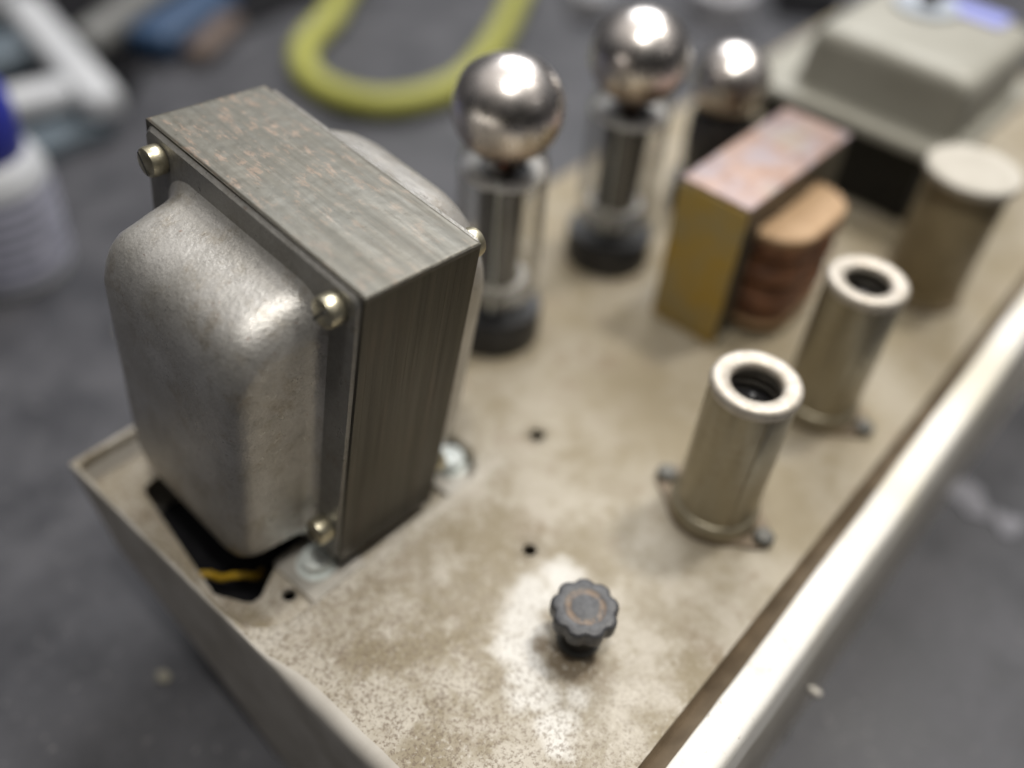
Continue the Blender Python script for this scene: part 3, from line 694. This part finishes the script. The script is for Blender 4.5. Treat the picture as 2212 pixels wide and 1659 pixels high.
# ---------------------------------------------------------------- wires in the pocket
def yw(pts, r, lab): 
    m = MB(); m.tube(smoothpath(pts, 8), r, 10); tag(m.build('wire', 'yellow_wire'), lab, 'wire')
yw([(-27, 29, -14), (-24.6, 29, -10.8), (-22.4, 27, -10.2), (-20.4, 25, -12.0), (-18.4, 22.5, -10.6), (-16, 20, -10.2), (-13.5, 19, -12.5), (-10, 22, -17)], 0.95, 'yellow wire crossing the dark opening under the big transformer')

# ---------------------------------------------------------------- on the desk behind
bt = thing('spray_bottle', 'white bottle with finely printed label and bright blue cap at the left edge', 'bottle', (27, 253, DZ), (0.035, 0.04, 0))
m = MB(); m.lathe([(23.5, 0.9), (25.6, 1.9), (26.2, 5), (26.2, 40), (25.4, 48), (23, 54), (19, 58), (17, 59)], 64); m.build('bottle_body', 'white', bt)
m = MB(); m.lathe([(26.35, 7), (26.35, 40), (25.6, 47)], 64, cap0=False, cap1=False); m.build('printed_label', 'label', bt)
m = MB(); m.lathe([(18.5, 57), (19, 58), (18.6, 74), (17.5, 82), (14, 86), (0.2, 88)], 48); m.build('cap', 'bluecap', bt)

# yellow cable lying in a loop
pts = [(a_, b_, 7.6) for a_, b_ in ((372, 412), (335, 378), (310.9, 360.9), (288.1, 343.4), (266.0, 331.8), (248.0, 320.9), (233.3, 304.0), (225, 283), (226, 261), (236, 242), (254.2, 232.2), (273.2, 229.2), (295.3, 232.0), (334.9, 249.2), (369.4, 267.5), (397.8, 285.7), (425.7, 302.5), (480, 345))]
m = MB(); m.tube(smoothpath(pts, 10), 7.5, 20)
tag(m.build('cable', 'yellow', loc=(0, 0, DZ)), 'thick yellow cable looping across the dark mat', 'cable')

# white plastic clamp
cl = thing('bar_clamp', 'pale plastic bar clamp with slate coloured pads in the upper left corner', 'clamp', (121, 377, DZ))
def seg(mb, a, b_, wd, z0, z1, bev=2.5):
    a = Vector(a); b_ = Vector(b_); dd = b_ - a; R_ = Matrix.Translation((a.x, a.y, 0)) @ Matrix.Rotation(math.atan2(dd.y, dd.x), 4, 'Z')
    mb.box(0, dd.length, -wd / 2, wd / 2, z0, z1, bev, R_); return mb
m = MB(); seg(m, (24, 72), (-4, -62), 21, 8, 26, 6); m.build('clamp_bar', 'white', cl)
m = MB(); seg(m, (-6, -34), (-60, -22), 19, 8, 24, 5); m.build('clamp_jaw', 'white', cl)
m = MB(); seg(m, (-2, -50), (-50, -50), 22, 0.1, 9, 2); m.build('clamp_pad', 'teal', cl)
m = MB(); seg(m, (30, 88), (-4, 92), 44, 10, 46, 12); m.build('clamp_head', 'white', cl)
m = MB(); seg(m, (20, 44), (-50, 38), 34, 2, 16, 4); m.build('clamp_pad', 'teal', cl)

m = MB(); m.tube([(148, 390, 13.5), (200, 417, 13.5), (250, 441, 14), (285, 460, 14)], 10.5, 20)
tag(m.build('metal_rod', 'greymetal', loc=(0, 0, DZ)), 'dull grey round metal rod lying behind the clamp', 'rod')
ht = thing('hand_tool', 'blurred hand tool with dark blue grip and copper brown end, beside the grey rod', 'hand tool', (208, 378, DZ + 2.7))
m = MB(); seg(m, (-30, -3), (42, 27), 30, 0.1, 16, 5); m.build('grip', 'blue', ht)
m = MB(); seg(m, (-14, -25), (33, 2), 15, 0.1, 9, 3); m.build('metal_end', 'brown', ht)
bc = thing('black_case', 'flat black case lying under the blue grip and along the top edge', 'case', (212, 408, DZ), (0, 0, 0.02))
m = MB(); m.box(-58, 150, -32, 130, 0.1, 2.6, 1.2); m.build('case_body', 'blackcase', bc)
m = MB(); m.box(20, 60, -33.2, -30, 0.4, 2.2, 0.3); m.build('latch', 'blackcase', bc)
m = MB(); m.tube(smoothpath([(60, 372, 6), (95, 362, 6), (118, 340, 6), (150, 352, 6), (158, 372, 6), (140, 400, 6), (100, 440, 6), (120, 500, 6), (190, 540, 6)], 8), 5.0, 14)
tag(m.build('black_cable', 'blackcase', loc=(0, 0, DZ)), 'black cable snaking under and past the pale bar clamp', 'cable')
# pale pieces at the top centre and right
p = thing('plastic_box', 'pale grey plastic box at the top edge behind the second glass tube', 'box', (452, 262, DZ), (0, 0, 0.7))
m = MB(); m.box(-30, 30, -12, 14, 0.1, 18, 4); m.build('box_body', 'greyplastic', p)
m = MB(); m.box(-26, 20, -9, 10, 18.1, 20, 0.8); m.build('lid', 'paleblue', p)
p = thing('plastic_roll', 'whitish roll standing at the top edge behind the third tube', 'roll', (505, 192, DZ))
m = MB(); m.lathe([(21, 0.1), (22, 1), (22, 20), (21, 21), (9, 21), (8.5, 20), (8.5, 1)], 40, cap0=False, cap1=False); m.build('roll_body', 'greyplastic', p)
m = MB(); m.lathe([(8.4, 0.2), (8.4, 18), (6, 18.5)], 24); m.build('roll_core', 'brown', p)
p = MB(); p.box(-60, 60, -25, 25, 0.1, 12, 4)
p = p.build('black_tray', 'blackcase', loc=(600, 175, DZ)); p.rotation_euler = (0, 0, 0.5); tag(p, 'flat black tray at the top edge behind the flat beige transformer', 'tray')
# scraps on the mat
random.seed(11)
def scrap(x, y, r, mat_, lab, cat='scrap', grp=None):
    m = MB(); out = [(r * (1 + 0.35 * random.uniform(-1, 1)) * math.cos(2 * PI * i / 12), r * (1 + 0.35 * random.uniform(-1, 1)) * math.sin(2 * PI * i / 12)) for i in range(12)]
    plate(m, out, [], 0.1, 1.0); return tag(m.build('paper_scrap' if cat == 'scrap' else 'crumb', mat_, loc=(x, y, DZ)), lab, cat, grp)
scrap(206, -111, 8, 'lint', 'larger pale scrap on the mat right of the bright trim')
scrap(205, -127, 5.5, 'lint', 'smaller pale scrap on the mat near the right photo edge')
scrap(40, 181, 4, 'crumb', 'tan crumb on the mat below the white bottle', 'crumb')
scrap(62, 190, 3.2, 'crumb', 'small faint crumb on the mat between the bottle and transformer', 'crumb')
scrap(-38, 41, 2.0, 'crumb', 'tiny yellowish crumb on the mat at the lower left', 'crumb')
